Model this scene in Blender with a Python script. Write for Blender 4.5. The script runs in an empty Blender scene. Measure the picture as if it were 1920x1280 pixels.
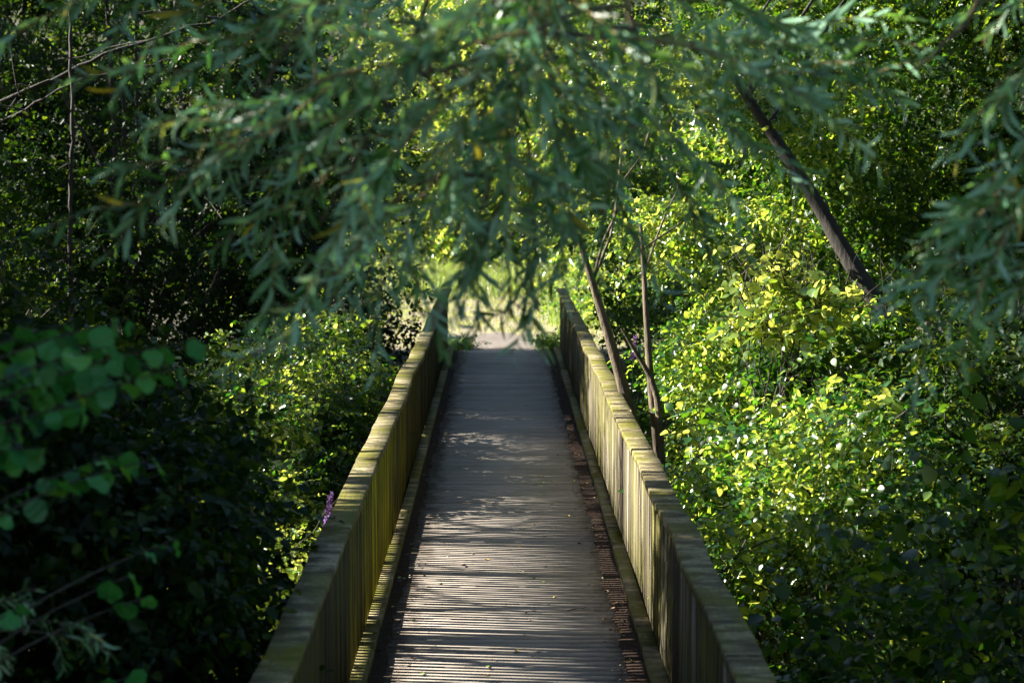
import bpy, math, random
import numpy as np
from mathutils import Vector, Matrix
R = math.radians
sc = bpy.context.scene
# ------------------------------------------------------------------ camera
FPX = 3733.0
CAM = Vector((-0.066, 0.0, 3.2))
PITCH = math.atan(325 / FPX); YAW = math.atan(20 / FPX)
cd = bpy.data.cameras.new("camera"); cam = bpy.data.objects.new("camera", cd)
sc.collection.objects.link(cam); sc.camera = cam
cam.location = CAM
cam.rotation_euler = (math.pi / 2 - PITCH, 0, -YAW)
cd.sensor_width = 36.0; cd.lens = FPX / 1920 * 36
cd.clip_start = 0.1; cd.clip_end = 2000
cd.dof.use_dof = True; cd.dof.focus_distance = 17.0; cd.dof.aperture_fstop = 2.8
# ------------------------------------------------------------------ world and sun
SUN_EL = 28.0; SUN_AZ = 7.0        # the sun stands to the left, a little ahead of the camera
sv = Vector((-math.cos(R(SUN_EL)) * math.cos(R(SUN_AZ)), math.cos(R(SUN_EL)) * math.sin(R(SUN_AZ)), math.sin(R(SUN_EL))))
w = bpy.data.worlds.new("World"); sc.world = w; w.use_nodes = True
nt = w.node_tree; bg = nt.nodes["Background"]
sky = nt.nodes.new("ShaderNodeTexSky"); sky.sky_type = 'NISHITA'; sky.sun_disc = False
sky.sun_elevation = R(SUN_EL); sky.sun_rotation = math.atan2(sv.x, sv.y)
nt.links.new(sky.outputs[0], bg.inputs[0]); bg.inputs[1].default_value = 0.05
ld = bpy.data.lights.new("sun", 'SUN'); ld.energy = 5.0; ld.angle = R(0.4); ld.color = (1.0, 0.93, 0.80)
sun = bpy.data.objects.new("sun", ld); sc.collection.objects.link(sun)
sun.rotation_euler = (-sv).to_track_quat('-Z', 'Y').to_euler(); sun.location = (-20, 5, 20)
sc.view_settings.view_transform = 'Standard'; sc.view_settings.look = 'None'
sc.view_settings.exposure = 2.6; sc.view_settings.gamma = 1.0
sc.render.engine = 'CYCLES'
cy = sc.cycles
cy.max_bounces = 5; cy.diffuse_bounces = 3; cy.glossy_bounces = 2; cy.transmission_bounces = 3
cy.use_denoising = True
cy.sample_clamp_indirect = 4.0
# ------------------------------------------------------------------ helpers
C = sc.collection
SD = np.array([-sv.x, -sv.y, -sv.z])     # the way sunlight travels
rng = np.random.default_rng(11); random.seed(11)
cp, sp_, cyw, syw = math.cos(PITCH), math.sin(PITCH), math.cos(YAW), math.sin(YAW)
FW = Vector((syw * cp, cyw * cp, -sp_)); RT = Vector((cyw, -syw, 0)); UPV = RT.cross(FW)
def at(px, py, D):
    """world point seen near photo pixel px,py at distance D along the bridge"""
    d = FW + RT * ((px - 960) / FPX) + UPV * ((640 - py) / FPX)
    return CAM + d * (D / d.y)
def tag(o, label=None, cat=None, group=None, kind=None):
    if label: o['label'] = label
    if cat: o['category'] = cat
    if group: o['group'] = group
    if kind: o['kind'] = kind
    return o
def empty(name, loc, label, cat, group=None):
    o = bpy.data.objects.new(name, None); C.objects.link(o); o.location = loc
    o.empty_display_size = .2
    return tag(o, label, cat, group)
class MB:
    def __init__(s): s.v = []; s.q = []; s.t = []; s.tint = []; s.n = 0
    def add(s, v, q=None, t=None, tint=0.5):
        v = np.asarray(v, float).reshape(-1, 3)
        if q is not None and len(q): s.q.append(np.asarray(q, int).reshape(-1, 4) + s.n)
        if t is not None and len(t): s.t.append(np.asarray(t, int).reshape(-1, 3) + s.n)
        s.v.append(v); s.tint.append(np.full(len(v), tint) if np.isscalar(tint) else np.asarray(tint, float)); s.n += len(v)
    def box(s, x0, x1, y0, y1, z0, z1, tint=.5, rot=None):
        v = np.array([(x, y, z) for z in (z0, z1) for y in (y0, y1) for x in (x0, x1)], float)
        if rot is not None:
            c = v.mean(0); v = (v - c) @ np.array(rot).T + c
        s.add(v, [(0, 2, 3, 1), (4, 5, 7, 6), (0, 1, 5, 4), (2, 6, 7, 3), (0, 4, 6, 2), (1, 3, 7, 5)], tint=tint)
    def tube(s, pts, rad, k=7, tint=.5, rough=0.0):
        P = np.asarray(pts, float); n = len(P)
        rad = np.broadcast_to(np.asarray(rad, float), (n,))
        T = np.gradient(P, axis=0); T /= np.linalg.norm(T, axis=1)[:, None] + 1e-9
        up = np.array([0.13, 0.21, 1.0]); up = up if abs(T[0] @ up) < .9 else np.array([1.0, .1, 0])
        A = np.cross(T, up); A /= np.linalg.norm(A, axis=1)[:, None] + 1e-9; B = np.cross(T, A)
        a = np.arange(k) * 2 * np.pi / k
        rr = rad[:, None] * (1 + rough * rng.normal(0, 1, (n, k)))
        v = P[:, None] + rr[..., None] * (np.cos(a)[None, :, None] * A[:, None] + np.sin(a)[None, :, None] * B[:, None])
        i = np.arange(n - 1)[:, None] * k; j = np.arange(k)[None]; j2 = (j + 1) % k
        q = np.stack([i + j, i + j2, i + k + j2, i + k + j], -1).reshape(-1, 4)
        s.add(v, q, tint=tint)
    def build(s, name, mat, parent=None, smooth=False, loc=None):
        V = np.concatenate(s.v) if s.v else np.zeros((0, 3))
        if loc is None: loc = parent.location if parent is not None and parent.type == 'EMPTY' else (0, 0, 0)
        if parent is not None and parent.type != 'EMPTY': loc = parent.location + (parent.parent.location if parent.parent else Vector((0, 0, 0)))
        V = V - np.array(loc)
        me = bpy.data.meshes.new(name)
        Q = np.concatenate(s.q) if s.q else np.zeros((0, 4), int); T = np.concatenate(s.t) if s.t else np.zeros((0, 3), int)
        me.vertices.add(len(V)); me.vertices.foreach_set('co', V.astype('f').ravel())
        me.loops.add(Q.size + T.size); me.loops.foreach_set('vertex_index', np.concatenate([Q.ravel(), T.ravel()]).astype('i'))
        me.polygons.add(len(Q) + len(T))
        me.polygons.foreach_set('loop_start', np.concatenate([np.arange(len(Q)) * 4, Q.size + np.arange(len(T)) * 3]).astype('i'))
        me.polygons.foreach_set('loop_total', np.concatenate([np.full(len(Q), 4), np.full(len(T), 3)]).astype('i'))
        if smooth: me.polygons.foreach_set('use_smooth', np.ones(len(Q) + len(T), bool))
        at_ = me.attributes.new('tint', 'FLOAT', 'POINT'); at_.data.foreach_set('value', np.concatenate(s.tint).astype('f') if s.tint else [])
        me.update(calc_edges=True); me.materials.append(mat)
        o = bpy.data.objects.new(name, me); C.objects.link(o)
        if parent is not None: o.parent = parent
        else: o.location = loc
        return o
# ------------------------------------------------------------------ materials
def newmat(name):
    m = bpy.data.materials.new(name); m.use_nodes = True; t = m.node_tree
    return m, t, t.nodes, t.links, t.nodes["Principled BSDF"]
def ramp(N, L, src, stops):
    r = N.new('ShaderNodeValToRGB'); e = r.color_ramp.elements
    while len(e) < len(stops): e.new(.5)
    for k, (p, c) in zip(e, stops): k.position = p; k.color = (*c, 1)
    L.new(src, r.inputs[0]); return r
def noise(N, L, scale, detail=5, vec=None, rough=.6):
    n = N.new('ShaderNodeTexNoise'); n.inputs['Scale'].default_value = scale; n.inputs['Detail'].default_value = detail
    n.inputs['Roughness'].default_value = rough
    if vec is not None: L.new(vec, n.inputs['Vector'])
    return n
def coord(N, L, scale):
    g = N.new('ShaderNodeNewGeometry'); m = N.new('ShaderNodeMapping'); m.inputs['Scale'].default_value = scale
    L.new(g.outputs['Position'], m.inputs[0]); return m.outputs[0]
def mixc(N, L, fac, a, b, mode='MIX'):
    m = N.new('ShaderNodeMix'); m.data_type = 'RGBA'; m.blend_type = mode
    for s_, v in ((m.inputs[0], fac), (m.inputs[6], a), (m.inputs[7], b)):
        if isinstance(v, (int, float)): s_.default_value = v
        elif isinstance(v, tuple): s_.default_value = (*v, 1)
        else: L.new(v, s_)
    return m.outputs[2]
def attr(N, name='tint'):
    a = N.new('ShaderNodeAttribute'); a.attribute_name = name; return a.outputs['Fac']
def bump(N, L, h, strength, dist, P):
    b = N.new('ShaderNodeBump'); b.inputs['Strength'].default_value = strength; b.inputs['Distance'].default_value = dist
    L.new(h, b.inputs['Height']); L.new(b.outputs[0], P.inputs['Normal'])
def leafmat(name, stops, trans, rough=.38, tfac=.42, under=None, spec=.5):
    m, t, N, L, P = newmat(name)
    a = attr(N); r = ramp(N, L, a, stops)
    col = r.outputs[0]
    if under:
        g = N.new('ShaderNodeNewGeometry'); pale = mixc(N, L, .75, col, under); col = mixc(N, L, g.outputs['Backfacing'], col, pale)
    L.new(col, P.inputs['Base Color']); P.inputs['Roughness'].default_value = rough
    P.inputs['Specular IOR Level'].default_value = spec
    tr = N.new('ShaderNodeBsdfTranslucent'); r2 = ramp(N, L, a, trans); L.new(r2.outputs[0], tr.inputs[0])
    mx = N.new('ShaderNodeMixShader'); mx.inputs[0].default_value = tfac
    L.new(P.outputs[0], mx.inputs[1]); L.new(tr.outputs[0], mx.inputs[2]); L.new(mx.outputs[0], N['Material Output'].inputs[0])
    return m
M = {}
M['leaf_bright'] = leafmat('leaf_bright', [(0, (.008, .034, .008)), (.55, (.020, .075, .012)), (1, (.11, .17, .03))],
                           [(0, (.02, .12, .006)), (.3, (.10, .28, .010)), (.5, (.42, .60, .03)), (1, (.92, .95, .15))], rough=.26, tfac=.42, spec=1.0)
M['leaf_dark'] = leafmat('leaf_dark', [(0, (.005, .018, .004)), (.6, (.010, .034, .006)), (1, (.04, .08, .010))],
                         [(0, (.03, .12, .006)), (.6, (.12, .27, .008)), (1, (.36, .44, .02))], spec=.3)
M['leaf_black'] = leafmat('leaf_black', [(0, (.003, .010, .003)), (.6, (.005, .018, .004)), (1, (.02, .045, .006))], [(0, (.02, .08, .004)), (.6, (.09, .20, .006)), (1, (.34, .42, .02))], spec=.14, tfac=.2, rough=.45)  # leaves darker than natural: deep shade put into their colour
M['leaf_hazel'] = leafmat('leaf_hazel', [(0, (.010, .08, .026)), (.5, (.035, .24, .065)), (1, (.16, .46, .06))],
                          [(0, (.05, .22, .02)), (.6, (.10, .34, .02)), (1, (.36, .50, .02))], rough=.42)
M['leaf_willow'] = leafmat('leaf_willow', [(0, (.006, .035, .010)), (.35, (.03, .12, .035)), (.65, (.16, .38, .20)), (.93, (.42, .62, .45)), (1, (.30, .26, .03))],
                           [(0, (.07, .22, .02)), (.8, (.22, .42, .05)), (1, (.5, .42, .02))], rough=.34, tfac=.36, under=(.30, .52, .37), spec=.5)
M['leaf_grass'] = leafmat('leaf_grass', [(0, (.10, .16, .03)), (.5, (.17, .19, .06)), (1, (.34, .29, .16))],
                          [(0, (.16, .30, .03)), (.5, (.36, .44, .05)), (1, (.5, .44, .16))], rough=.5)
def barkmat(name, a, b, sc_=(9, 9, 2.2)):
    m, t, N, L, P = newmat(name)
    n = noise(N, L, 3.0, 7, coord(N, L, sc_)); r = ramp(N, L, n.outputs[0], [(.3, a), (.7, b)])
    L.new(r.outputs[0], P.inputs['Base Color']); P.inputs['Roughness'].default_value = .85
    bump(N, L, n.outputs[0], .9, .02, P); return m
M['bark'] = barkmat('bark', (.022, .016, .010), (.12, .09, .055))
M['bark_dark'] = barkmat('bark_dark', (.014, .012, .009), (.05, .042, .03))
M['bark_black'] = barkmat('bark_black', (.006, .005, .004), (.022, .018, .013))
M['twig'] = barkmat('twig', (.10, .075, .03), (.26, .20, .08), (20, 20, 20))
def woodmat(name, kind):
    m, t, N, L, P = newmat(name)
    tint = attr(N)
    if kind == 'deck':
        fine = noise(N, L, 1.0, 6, coord(N, L, (6, 260, 60)))
        big = noise(N, L, 1.0, 4, coord(N, L, (1.6, 2.2, 1)))
        c = ramp(N, L, tint, [(0, (.16, .135, .11)), (.5, (.25, .215, .185)), (1, (.34, .30, .265))]).outputs[0]
        c = mixc(N, L, ramp(N, L, fine.outputs[0], [(.3, (.0,) * 3), (.7, (.75,) * 3)]).outputs[0], c, (.36, .325, .29))
        c = mixc(N, L, ramp(N, L, big.outputs[0], [(.45, (0,) * 3), (.75, (.5,) * 3)]).outputs[0], c, (.13, .115, .085))
        gx = N.new('ShaderNodeNewGeometry'); sxx = N.new('ShaderNodeSeparateXYZ'); L.new(gx.outputs['Position'], sxx.inputs[0])
        ab = N.new('ShaderNodeMath'); ab.operation = 'ABSOLUTE'; L.new(sxx.outputs[0], ab.inputs[0])
        nb = noise(N, L, 1.0, 6, coord(N, L, (7, 3, 3))); sm = N.new('ShaderNodeMath'); sm.operation = 'MULTIPLY_ADD'; sm.inputs[1].default_value = .45; L.new(nb.outputs[0], sm.inputs[0]); L.new(ab.outputs[0], sm.inputs[2])
        c = mixc(N, L, ramp(N, L, sm.outputs[0], [(.86, (0,) * 3), (1.0, (.8,) * 3)]).outputs[0], c, (.055, .04, .03))
        # shallow grooves running along each board
        cc = N.new('ShaderNodeNewGeometry'); sx = N.new('ShaderNodeSeparateXYZ'); L.new(cc.outputs['Position'], sx.inputs[0])
        mu = N.new('ShaderNodeMath'); mu.operation = 'MULTIPLY'; mu.inputs[1].default_value = 2 * math.pi / .0246; L.new(sx.outputs[1], mu.inputs[0])
        si = N.new('ShaderNodeMath'); si.operation = 'SINE'; L.new(mu.outputs[0], si.inputs[0])
        ad = N.new('ShaderNodeMath'); ad.operation = 'MULTIPLY_ADD'; ad.inputs[1].default_value = 1.2; L.new(fine.outputs[0], ad.inputs[0]); L.new(si.outputs[0], ad.inputs[2])
        bump(N, L, ad.outputs[0], .8, .0022, P); P.inputs['Roughness'].default_value = .75
    elif kind in ('slat_r', 'slat_l'):
        g = noise(N, L, 1.0, 6, coord(N, L, (45, 45, 1.6)))
        blot = noise(N, L, 1.0, 3, coord(N, L, (1, .55, .5)))
        if kind == 'slat_r':
            c = ramp(N, L, tint, [(0, (.022, .017, .013)), (.32, (.06, .048, .04)), (.55, (.125, .115, .035)), (.75, (.17, .145, .125)), (1, (.33, .30, .26))]).outputs[0]
            alg = (.13, .125, .025); a0, a1 = .44, .60
        else:
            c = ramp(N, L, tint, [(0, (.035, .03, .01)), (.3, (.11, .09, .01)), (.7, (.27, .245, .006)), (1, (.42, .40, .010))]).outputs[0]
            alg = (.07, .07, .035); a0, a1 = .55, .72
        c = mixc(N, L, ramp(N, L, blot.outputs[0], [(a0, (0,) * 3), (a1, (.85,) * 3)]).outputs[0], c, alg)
        c = mixc(N, L, ramp(N, L, g.outputs[0], [(.40, (.92,) * 3), (.58, (0,) * 3)]).outputs[0], c, (.03, .026, .015))
        bump(N, L, g.outputs[0], .6, .006, P); P.inputs['Roughness'].default_value = .8
    else:
        g = noise(N, L, 1.0, 6, coord(N, L, (50, 14, 50)))
        blot = noise(N, L, 1.0, 7, coord(N, L, (3.5, 9, 3.5)), .7)
        lich = noise(N, L, 1.0, 6, coord(N, L, (13, 7, 13)), .7)
        c = ramp(N, L, blot.outputs[0], [(.38, (.04, .032, .018)), (.5, (.12, .10, .055)), (.60, (.27, .235, .14))]).outputs[0]
        b2 = noise(N, L, 1.0, 4, coord(N, L, (3.3, 1.7, 9)))
        c = mixc(N, L, ramp(N, L, b2.outputs[0], [(.42, (0,) * 3), (.60, (.85,) * 3)]).outputs[0], c, (.095, .095, .010))
        c = mixc(N, L, ramp(N, L, lich.outputs[0], [(.66, (0,) * 3), (.74, (.85,) * 3)]).outputs[0], c, (.36, .38, .34))
        c = mixc(N, L, ramp(N, L, g.outputs[0], [(.32, (.6,) * 3), (.5, (0,) * 3)]).outputs[0], c, (.06, .05, .035))
        bump(N, L, g.outputs[0], .6, .005, P); P.inputs['Roughness'].default_value = .8
    P.inputs['Specular IOR Level'].default_value = .12
    L.new(c, P.inputs['Base Color']); return m
M['deck'] = woodmat('deck_boards', 'deck'); M['slat_r'] = woodmat('slat_pale', 'slat_r'); M['slat_l'] = woodmat('slat_algae', 'slat_l'); M['rail'] = woodmat('weathered_rail', 'rail')
def groundmat():
    m, t, N, L, P = newmat('earth')
    n = noise(N, L, 1.0, 8, coord(N, L, (2.2, 2.2, 2.2))); f = noise(N, L, 1.0, 6, coord(N, L, (22, 22, 22)))
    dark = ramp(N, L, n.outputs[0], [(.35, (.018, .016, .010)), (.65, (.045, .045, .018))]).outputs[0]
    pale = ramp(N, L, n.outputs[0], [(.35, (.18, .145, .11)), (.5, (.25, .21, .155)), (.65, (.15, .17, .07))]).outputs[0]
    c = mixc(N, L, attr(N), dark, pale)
    c = mixc(N, L, ramp(N, L, f.outputs[0], [(.35, (.45,) * 3), (.6, (0,) * 3)]).outputs[0], c, (.09, .075, .045))
    L.new(c, P.inputs['Base Color']); P.inputs['Roughness'].default_value = .95; bump(N, L, f.outputs[0], .7, .03, P); return m
M['earth'] = groundmat()
def littermat():
    m, t, N, L, P = newmat('litter')
    c = ramp(N, L, attr(N), [(0, (.020, .014, .011)), (.7, (.055, .038, .029)), (.93, (.12, .07, .035)), (.97, (.38, .14, .02)), (1, (.4, .34, .16))])
    L.new(c.outputs[0], P.inputs['Base Color']); P.inputs['Roughness'].default_value = .95; P.inputs['Specular IOR Level'].default_value = .05; return m
M['litter'] = littermat()
def flat(name, col, rough=.6, trans=None):
    m, t, N, L, P = newmat(name); n = noise(N, L, 14, 8)
    r = ramp(N, L, n.outputs[0], [(.3, tuple(x * .7 for x in col)), (.7, tuple(min(1, x * 1.2) for x in col))])
    L.new(r.outputs[0], P.inputs['Base Color']); P.inputs['Roughness'].default_value = rough
    if trans:
        tr = N.new('ShaderNodeBsdfTranslucent'); tr.inputs[0].default_value = (*trans, 1)
        mx = N.new('ShaderNodeMixShader'); mx.inputs[0].default_value = .35
        L.new(P.outputs[0], mx.inputs[1]); L.new(tr.outputs[0], mx.inputs[2]); L.new(mx.outputs[0], N['Material Output'].inputs[0])
    return m
M['fallen_yellow'] = flat('fallen_yellow', (.62, .42, .04)); M['fallen_green'] = flat('fallen_green', (.16, .26, .03))
M['fallen_brown'] = flat('fallen_brown', (.12, .07, .035)); M['fallen_pale'] = flat('fallen_pale', (.55, .50, .38))
M['flower'] = flat('flower', (.15, .07, .24), .6, (.22, .10, .32)); M['seed'] = flat('seed', (.5, .42, .3), .8, (.5, .42, .3))
# ------------------------------------------------------------------ terrain
def ss(a, b, x): t_ = np.clip((x - a) / (b - a), 0, 1); return t_ * t_ * (3 - 2 * t_)
def gz(x, y):
    x = np.asarray(x, float); y = np.asarray(y, float)
    z = 1.6 * (1 - ss(-.5, 5.5, y))                                    # bank the camera stands on
    dip = ss(6.3, 9.5, y) * (1 - ss(31, 35.2, y)); z = z - 2.5 * dip
    z = z - .06 * ss(34.6, 36, y) * 0 - .03
    side = ss(7, 26, np.abs(x)); z = z + side * (2.5 * dip + 1.0)
    z = z + 15 * ss(66, 125, y) + 9 * ss(30, 90, np.abs(x)) - .6 * ss(3, 20, -y)
    z = z + (.10 * np.sin(x * 1.3 + y * .7) + .07 * np.sin(x * 2.9 - y * 1.7)) * ss(1.2, 3, np.abs(x)) * (1 - .6 * ss(34, 37, y))
    z = z + .03 * np.sin(x * 3.1 + 1) * np.sin(y * 2.3) * ss(36, 38, y)
    return z
xs = np.concatenate([np.linspace(-300, -30, 12), np.linspace(-29, -9, 21), np.linspace(-8.7, 8.7, 88), np.linspace(9, 29, 21), np.linspace(30, 300, 12)])
ys = np.concatenate([np.linspace(-80, -4, 14), np.linspace(-3.6, 60, 220), np.linspace(61, 130, 40), np.linspace(140, 400, 10)])
X, Y = np.meshgrid(xs, ys); Z = gz(X, Y); nx, ny = len(xs), len(ys)
i = np.arange(ny - 1)[:, None] * nx; j = np.arange(nx - 1)[None]
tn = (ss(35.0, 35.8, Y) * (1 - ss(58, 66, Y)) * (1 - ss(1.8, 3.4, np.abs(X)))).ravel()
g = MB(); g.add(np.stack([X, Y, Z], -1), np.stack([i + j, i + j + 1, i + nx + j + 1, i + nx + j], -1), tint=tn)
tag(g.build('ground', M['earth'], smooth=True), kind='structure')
# the trodden path leading off the far end of the bridge, and the near one up the bank
def path(y0, y1, hw, tint):
    yy = np.linspace(y0, y1, 40); m = MB()
    V = []
    for k, y_ in enumerate(yy):
        cx = .05 * math.sin(y_ * .8) - .12 * max(0, y_ - 35.5) ** 1.3
        for s_ in np.linspace(-1, 1, 9):
            x_ = cx + s_ * hw * (1 + .14 * math.sin(y_ * 2.3 + s_ * 2)); V.append((x_, y_, float(gz(x_, y_)) + .006 + .012 * (1 - s_ * s_)))
    q = [(a * 9 + b, a * 9 + b + 1, a * 9 + 10 + b, a * 9 + 9 + b) for a in range(39) for b in range(8)]
    m.add(V, q, tint=tint); return m
M['path'] = flat('path_earth', (.12, .10, .085), .98)
pth = path(34.9, 38.8, .72, 1).build('path', M['path'], smooth=True); tag(pth, kind='structure')
tag(path(-6, 5.6, .8, 1).build('path', M['path'], smooth=True), kind='structure')
# ------------------------------------------------------------------ footbridge
Y0, Y1 = 5.6, 34.9; OX = -.02
bridge = empty('footbridge', (0, 20, 0), 'long narrow timber footbridge with slatted parapets leading to a sunny clearing', 'footbridge')
m = MB(); y = Y0; k = 0
while y < Y1:
    dz = rng.normal(0, .0012); m.box(-.985 + OX + rng.normal(0, .004), .985 + OX, y, y + .1175, -.045 + dz, dz, tint=float(np.clip(rng.normal(.5, .22), 0, 1))); y += .123
m.build('deck', M['deck'], bridge)
m = MB()
for x_ in (-.75, 0, .75): m.box(x_ - .08, x_ + .08, Y0, Y1, -.36, -.047)
m.build('beam', M['bark_dark'], bridge)
def kink(y_, side):   # the old parapets wander a little
    a = np.interp(y_, KY, KX[side]); b = np.interp(y_, KY, KZ[side]); return a, b
KY = np.arange(Y0 - 1, Y1 + 2, .97)
KX = {s_: rng.normal(0, .008, len(KY)) for s_ in (-1, 1)}; KZ = {s_: rng.normal(0, .007, len(KY)) for s_ in (-1, 1)}
for side in (-1, 1):
    par = MB(); y = Y0; prev = .5
    while y < Y1 - .05:
        wd = .050 + rng.normal(0, .0015); dx, dz = kink(y, side)
        xi = OX + side * (.985 + dx * .5) + rng.normal(0, .0015); xo = xi + side * .024
        prev = .55 * prev + .45 * rng.random(); tt = prev + rng.normal(0, .25)
        if side < 0: tt = tt * (.25 + .75 * math.exp(-((y - 15.5) / 3.6) ** 2)) + .3 * math.exp(-((y - 15.5) / 3.6) ** 2) - .05     # algae tint; bounced light painted in by brightening the middle reach
        tt = float(np.clip(tt, 0, 1))
        a, b = min(xi, xo), max(xi, xo)
        an = rng.normal(0, .02); ro = Matrix.Rotation(an, 3, 'Z')
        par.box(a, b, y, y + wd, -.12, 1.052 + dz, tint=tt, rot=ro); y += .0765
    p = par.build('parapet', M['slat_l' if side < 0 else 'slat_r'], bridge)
    tag(p, 'parapet of upright slats stained yellow green with algae' if side < 0 else 'parapet of pale upright slats catching the sun')
    # posts outside the slats
    for yy in np.arange(Y0 + .3, Y1, 1.94):
        b_ = MB(); dx, dz = kink(yy, side); xa = OX + side * 1.013; xb = OX + side * 1.085
        b_.box(min(xa, xb), max(xa, xb), yy, yy + .095, -.35, 1.05); b_.build('post', M['rail'], p)
    b_ = MB()
    for zz in (.25, .88):
        xa = OX + side * 1.0105; xb = OX + side * 1.012
    # capping boards of the handrail, one after another
    y = Y0 - .05; L_ = 2.91
    while y < Y1 - .2:
        ye = min(y + L_, Y1 + .05); n = 12; yy = np.linspace(y, ye - .006, n); V = []
        oz = rng.normal(0, .004)
        for q_ in yy:
            dx, dz = kink(q_, side)
            for (xx, zz) in ((.925, 1.058), (.925, 1.096), (.931, 1.102), (1.084, 1.102), (1.090, 1.096), (1.090, 1.058)):
                V.append((OX + side * (xx + dx + rng.normal(0, .0012)), q_, zz + dz + oz + rng.normal(0, .0008)))
        Q = [(a * 6 + b2, a * 6 + (b2 + 1) % 6, a * 6 + 6 + (b2 + 1) % 6, a * 6 + 6 + b2) for a in range(n - 1) for b2 in range(6)]
        if side < 0: Q = [t_[::-1] for t_ in Q]
        e = (n - 1) * 6
        Q += [(0, 1, 4, 5), (1, 2, 3, 4), (e, e + 1, e + 4, e + 5), (e + 1, e + 2, e + 3, e + 4)]
        h = MB(); h.add(V, Q); h.build('handrail', M['rail'], p); y += L_
    y = Y0
    while y < Y1:
        ye = min(y + 3.6, Y1); xa, xb = OX + side * .882, OX + side * .978; h = MB(); jit = rng.normal(0, .003)
        h.box(min(xa, xb) + jit, max(xa, xb) + jit * .3, y, ye - .008, .004, .074 + rng.normal(0, .002)); h.build('kerb_board', M['rail'], bridge); y += 3.6
# dirt and litter that has drifted against the kerbs
m = MB()
for side in (-1, 1):
    yy = np.linspace(Y0, Y1, 1200); wid = np.maximum(.02, (.125 if side > 0 else .085) + .01 * np.sin(yy * 1.7) + np.interp(yy, np.linspace(Y0, Y1, 160), rng.normal(0, .012, 160)) + rng.normal(0, .005, len(yy)))
    V = []
    for y_, w_ in zip(yy, wid):
        for f_, z_ in ((0, .008), (.35, .007), (.8, .005), (1, .0015)):
            V.append((OX + side * (.880 - f_ * w_) , y_, z_ + rng.random() * .003 * (1 - f_)))
    m.add(V, [(a * 4 + b, a * 4 + b + 1, a * 4 + 5 + b, a * 4 + 4 + b) for a in range(1199) for b in range(3)], tint=rng.uniform(.0, .45, 4800))
n = 24000; side = rng.choice([-1, 1, 1], n); yy = Y0 + rng.random(n) ** 1.2 * (Y1 - Y0); off = np.abs(rng.normal(0, .10, n)) * np.where(side > 0, 1.3, .85)
xx = OX + side * (.875 - np.clip(off, 0, .8)); zz = .010 + .008 * rng.random(n) * (off < .15); L_ = rng.uniform(.002, .007, n) * np.where(rng.random(n) < .05, 3.2, 1); W_ = L_ * rng.uniform(.15, .7, n); an = rng.random(n) * 6.28
ca, sa = np.cos(an), np.sin(an); tl = rng.normal(0, .4, (n, 2))
V = np.zeros((n, 4, 3))
for k, (u, v) in enumerate(((-1, 0), (0, -1), (1, 0), (0, 1))):
    V[:, k, 0] = xx + u * L_ * ca - v * W_ * sa; V[:, k, 1] = yy + u * L_ * sa + v * W_ * ca; V[:, k, 2] = np.maximum(.004, zz - .006 + u * L_ * tl[:, 0] + v * W_ * tl[:, 1])
m.add(V, np.arange(n * 4).reshape(-1, 4), tint=np.repeat(rng.random(n), 4))
tag(m.build('leaf_litter', M['litter']), 'dark crumbly leaf litter drifted along both kerbs of the bridge deck', 'leaf litter', kind='stuff')
# single fallen leaves and twigs lying on the deck
def fallen_mesh(kind, var):
    r_ = np.random.default_rng(var); b_ = MB(); n_ = 5; L2 = 1.0; wv = r_.uniform(.28, .42)
    V = []; bend = r_.uniform(.12, .35); tw = r_.uniform(-.2, .2)
    for q_ in range(n_ + 1):
        u = q_ / n_; hw = wv * math.sin(math.pi * u ** .8) + .012
        for s_ in (-1, 0, 1): V.append((u * L2 - .5, s_ * hw + tw * u * u, bend * (u - .5) ** 2 * 1.6 + abs(s_) * hw * .35 + .02))
    b_.add(V, [(a * 3 + c, a * 3 + c + 1, a * 3 + 4 + c, a * 3 + 3 + c) for a in range(n_) for c in range(2)])
    b_.tube([(-.5, 0, .09), (-.65, .02, .05), (-.8, .05, .04)], [.012, .012, .01], 4)
    o = b_.build('fallen_leaf', M['fallen_' + kind]); me = o.data; bpy.data.objects.remove(o); return me
FM = {k_: [fallen_mesh(k_, v_ + 7) for v_ in range(3)] for k_ in ('yellow', 'green', 'brown', 'pale')}
FL = {'yellow': 'small yellow leaf fallen on the grey bridge deck', 'green': 'small green leaf fallen on the grey bridge deck',
      'brown': 'shrivelled brown leaf fallen on the grey bridge deck', 'pale': 'tiny pale straw coloured leaf scrap on the bridge deck'}
for k in range(170):
    kd = rng.choice(['yellow', 'green', 'brown', 'pale'], p=[.28, .15, .30, .27]); o = bpy.data.objects.new('fallen_leaf', FM[kd][k % 3]); C.objects.link(o)
    px_ = rng.uniform(690, 1230); py_ = 690 + 590 * rng.random() ** .85; d = at(px_, py_, 10) - CAM; t_ = -CAM.z / d.z; p_ = CAM + d * t_
    if abs(p_.x - OX) > .84: p_.x = OX + rng.uniform(-.84, .84)
    if k % 3 == 0: p_.x = OX + rng.choice([-1, 1, 1]) * rng.uniform(.66, .86)
    s_ = (.016 if kd == 'pale' else .030) * rng.uniform(.7, 1.5); o.scale = (s_, s_, s_); o.location = (p_.x, p_.y, .0035 if abs(p_.x) < .7 else .014); o.rotation_euler = (rng.normal(0, .15), rng.normal(0, .15), rng.random() * 6.28)
    tag(o, FL[kd], 'leaf', kd + ' leaves fallen on the deck')
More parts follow.
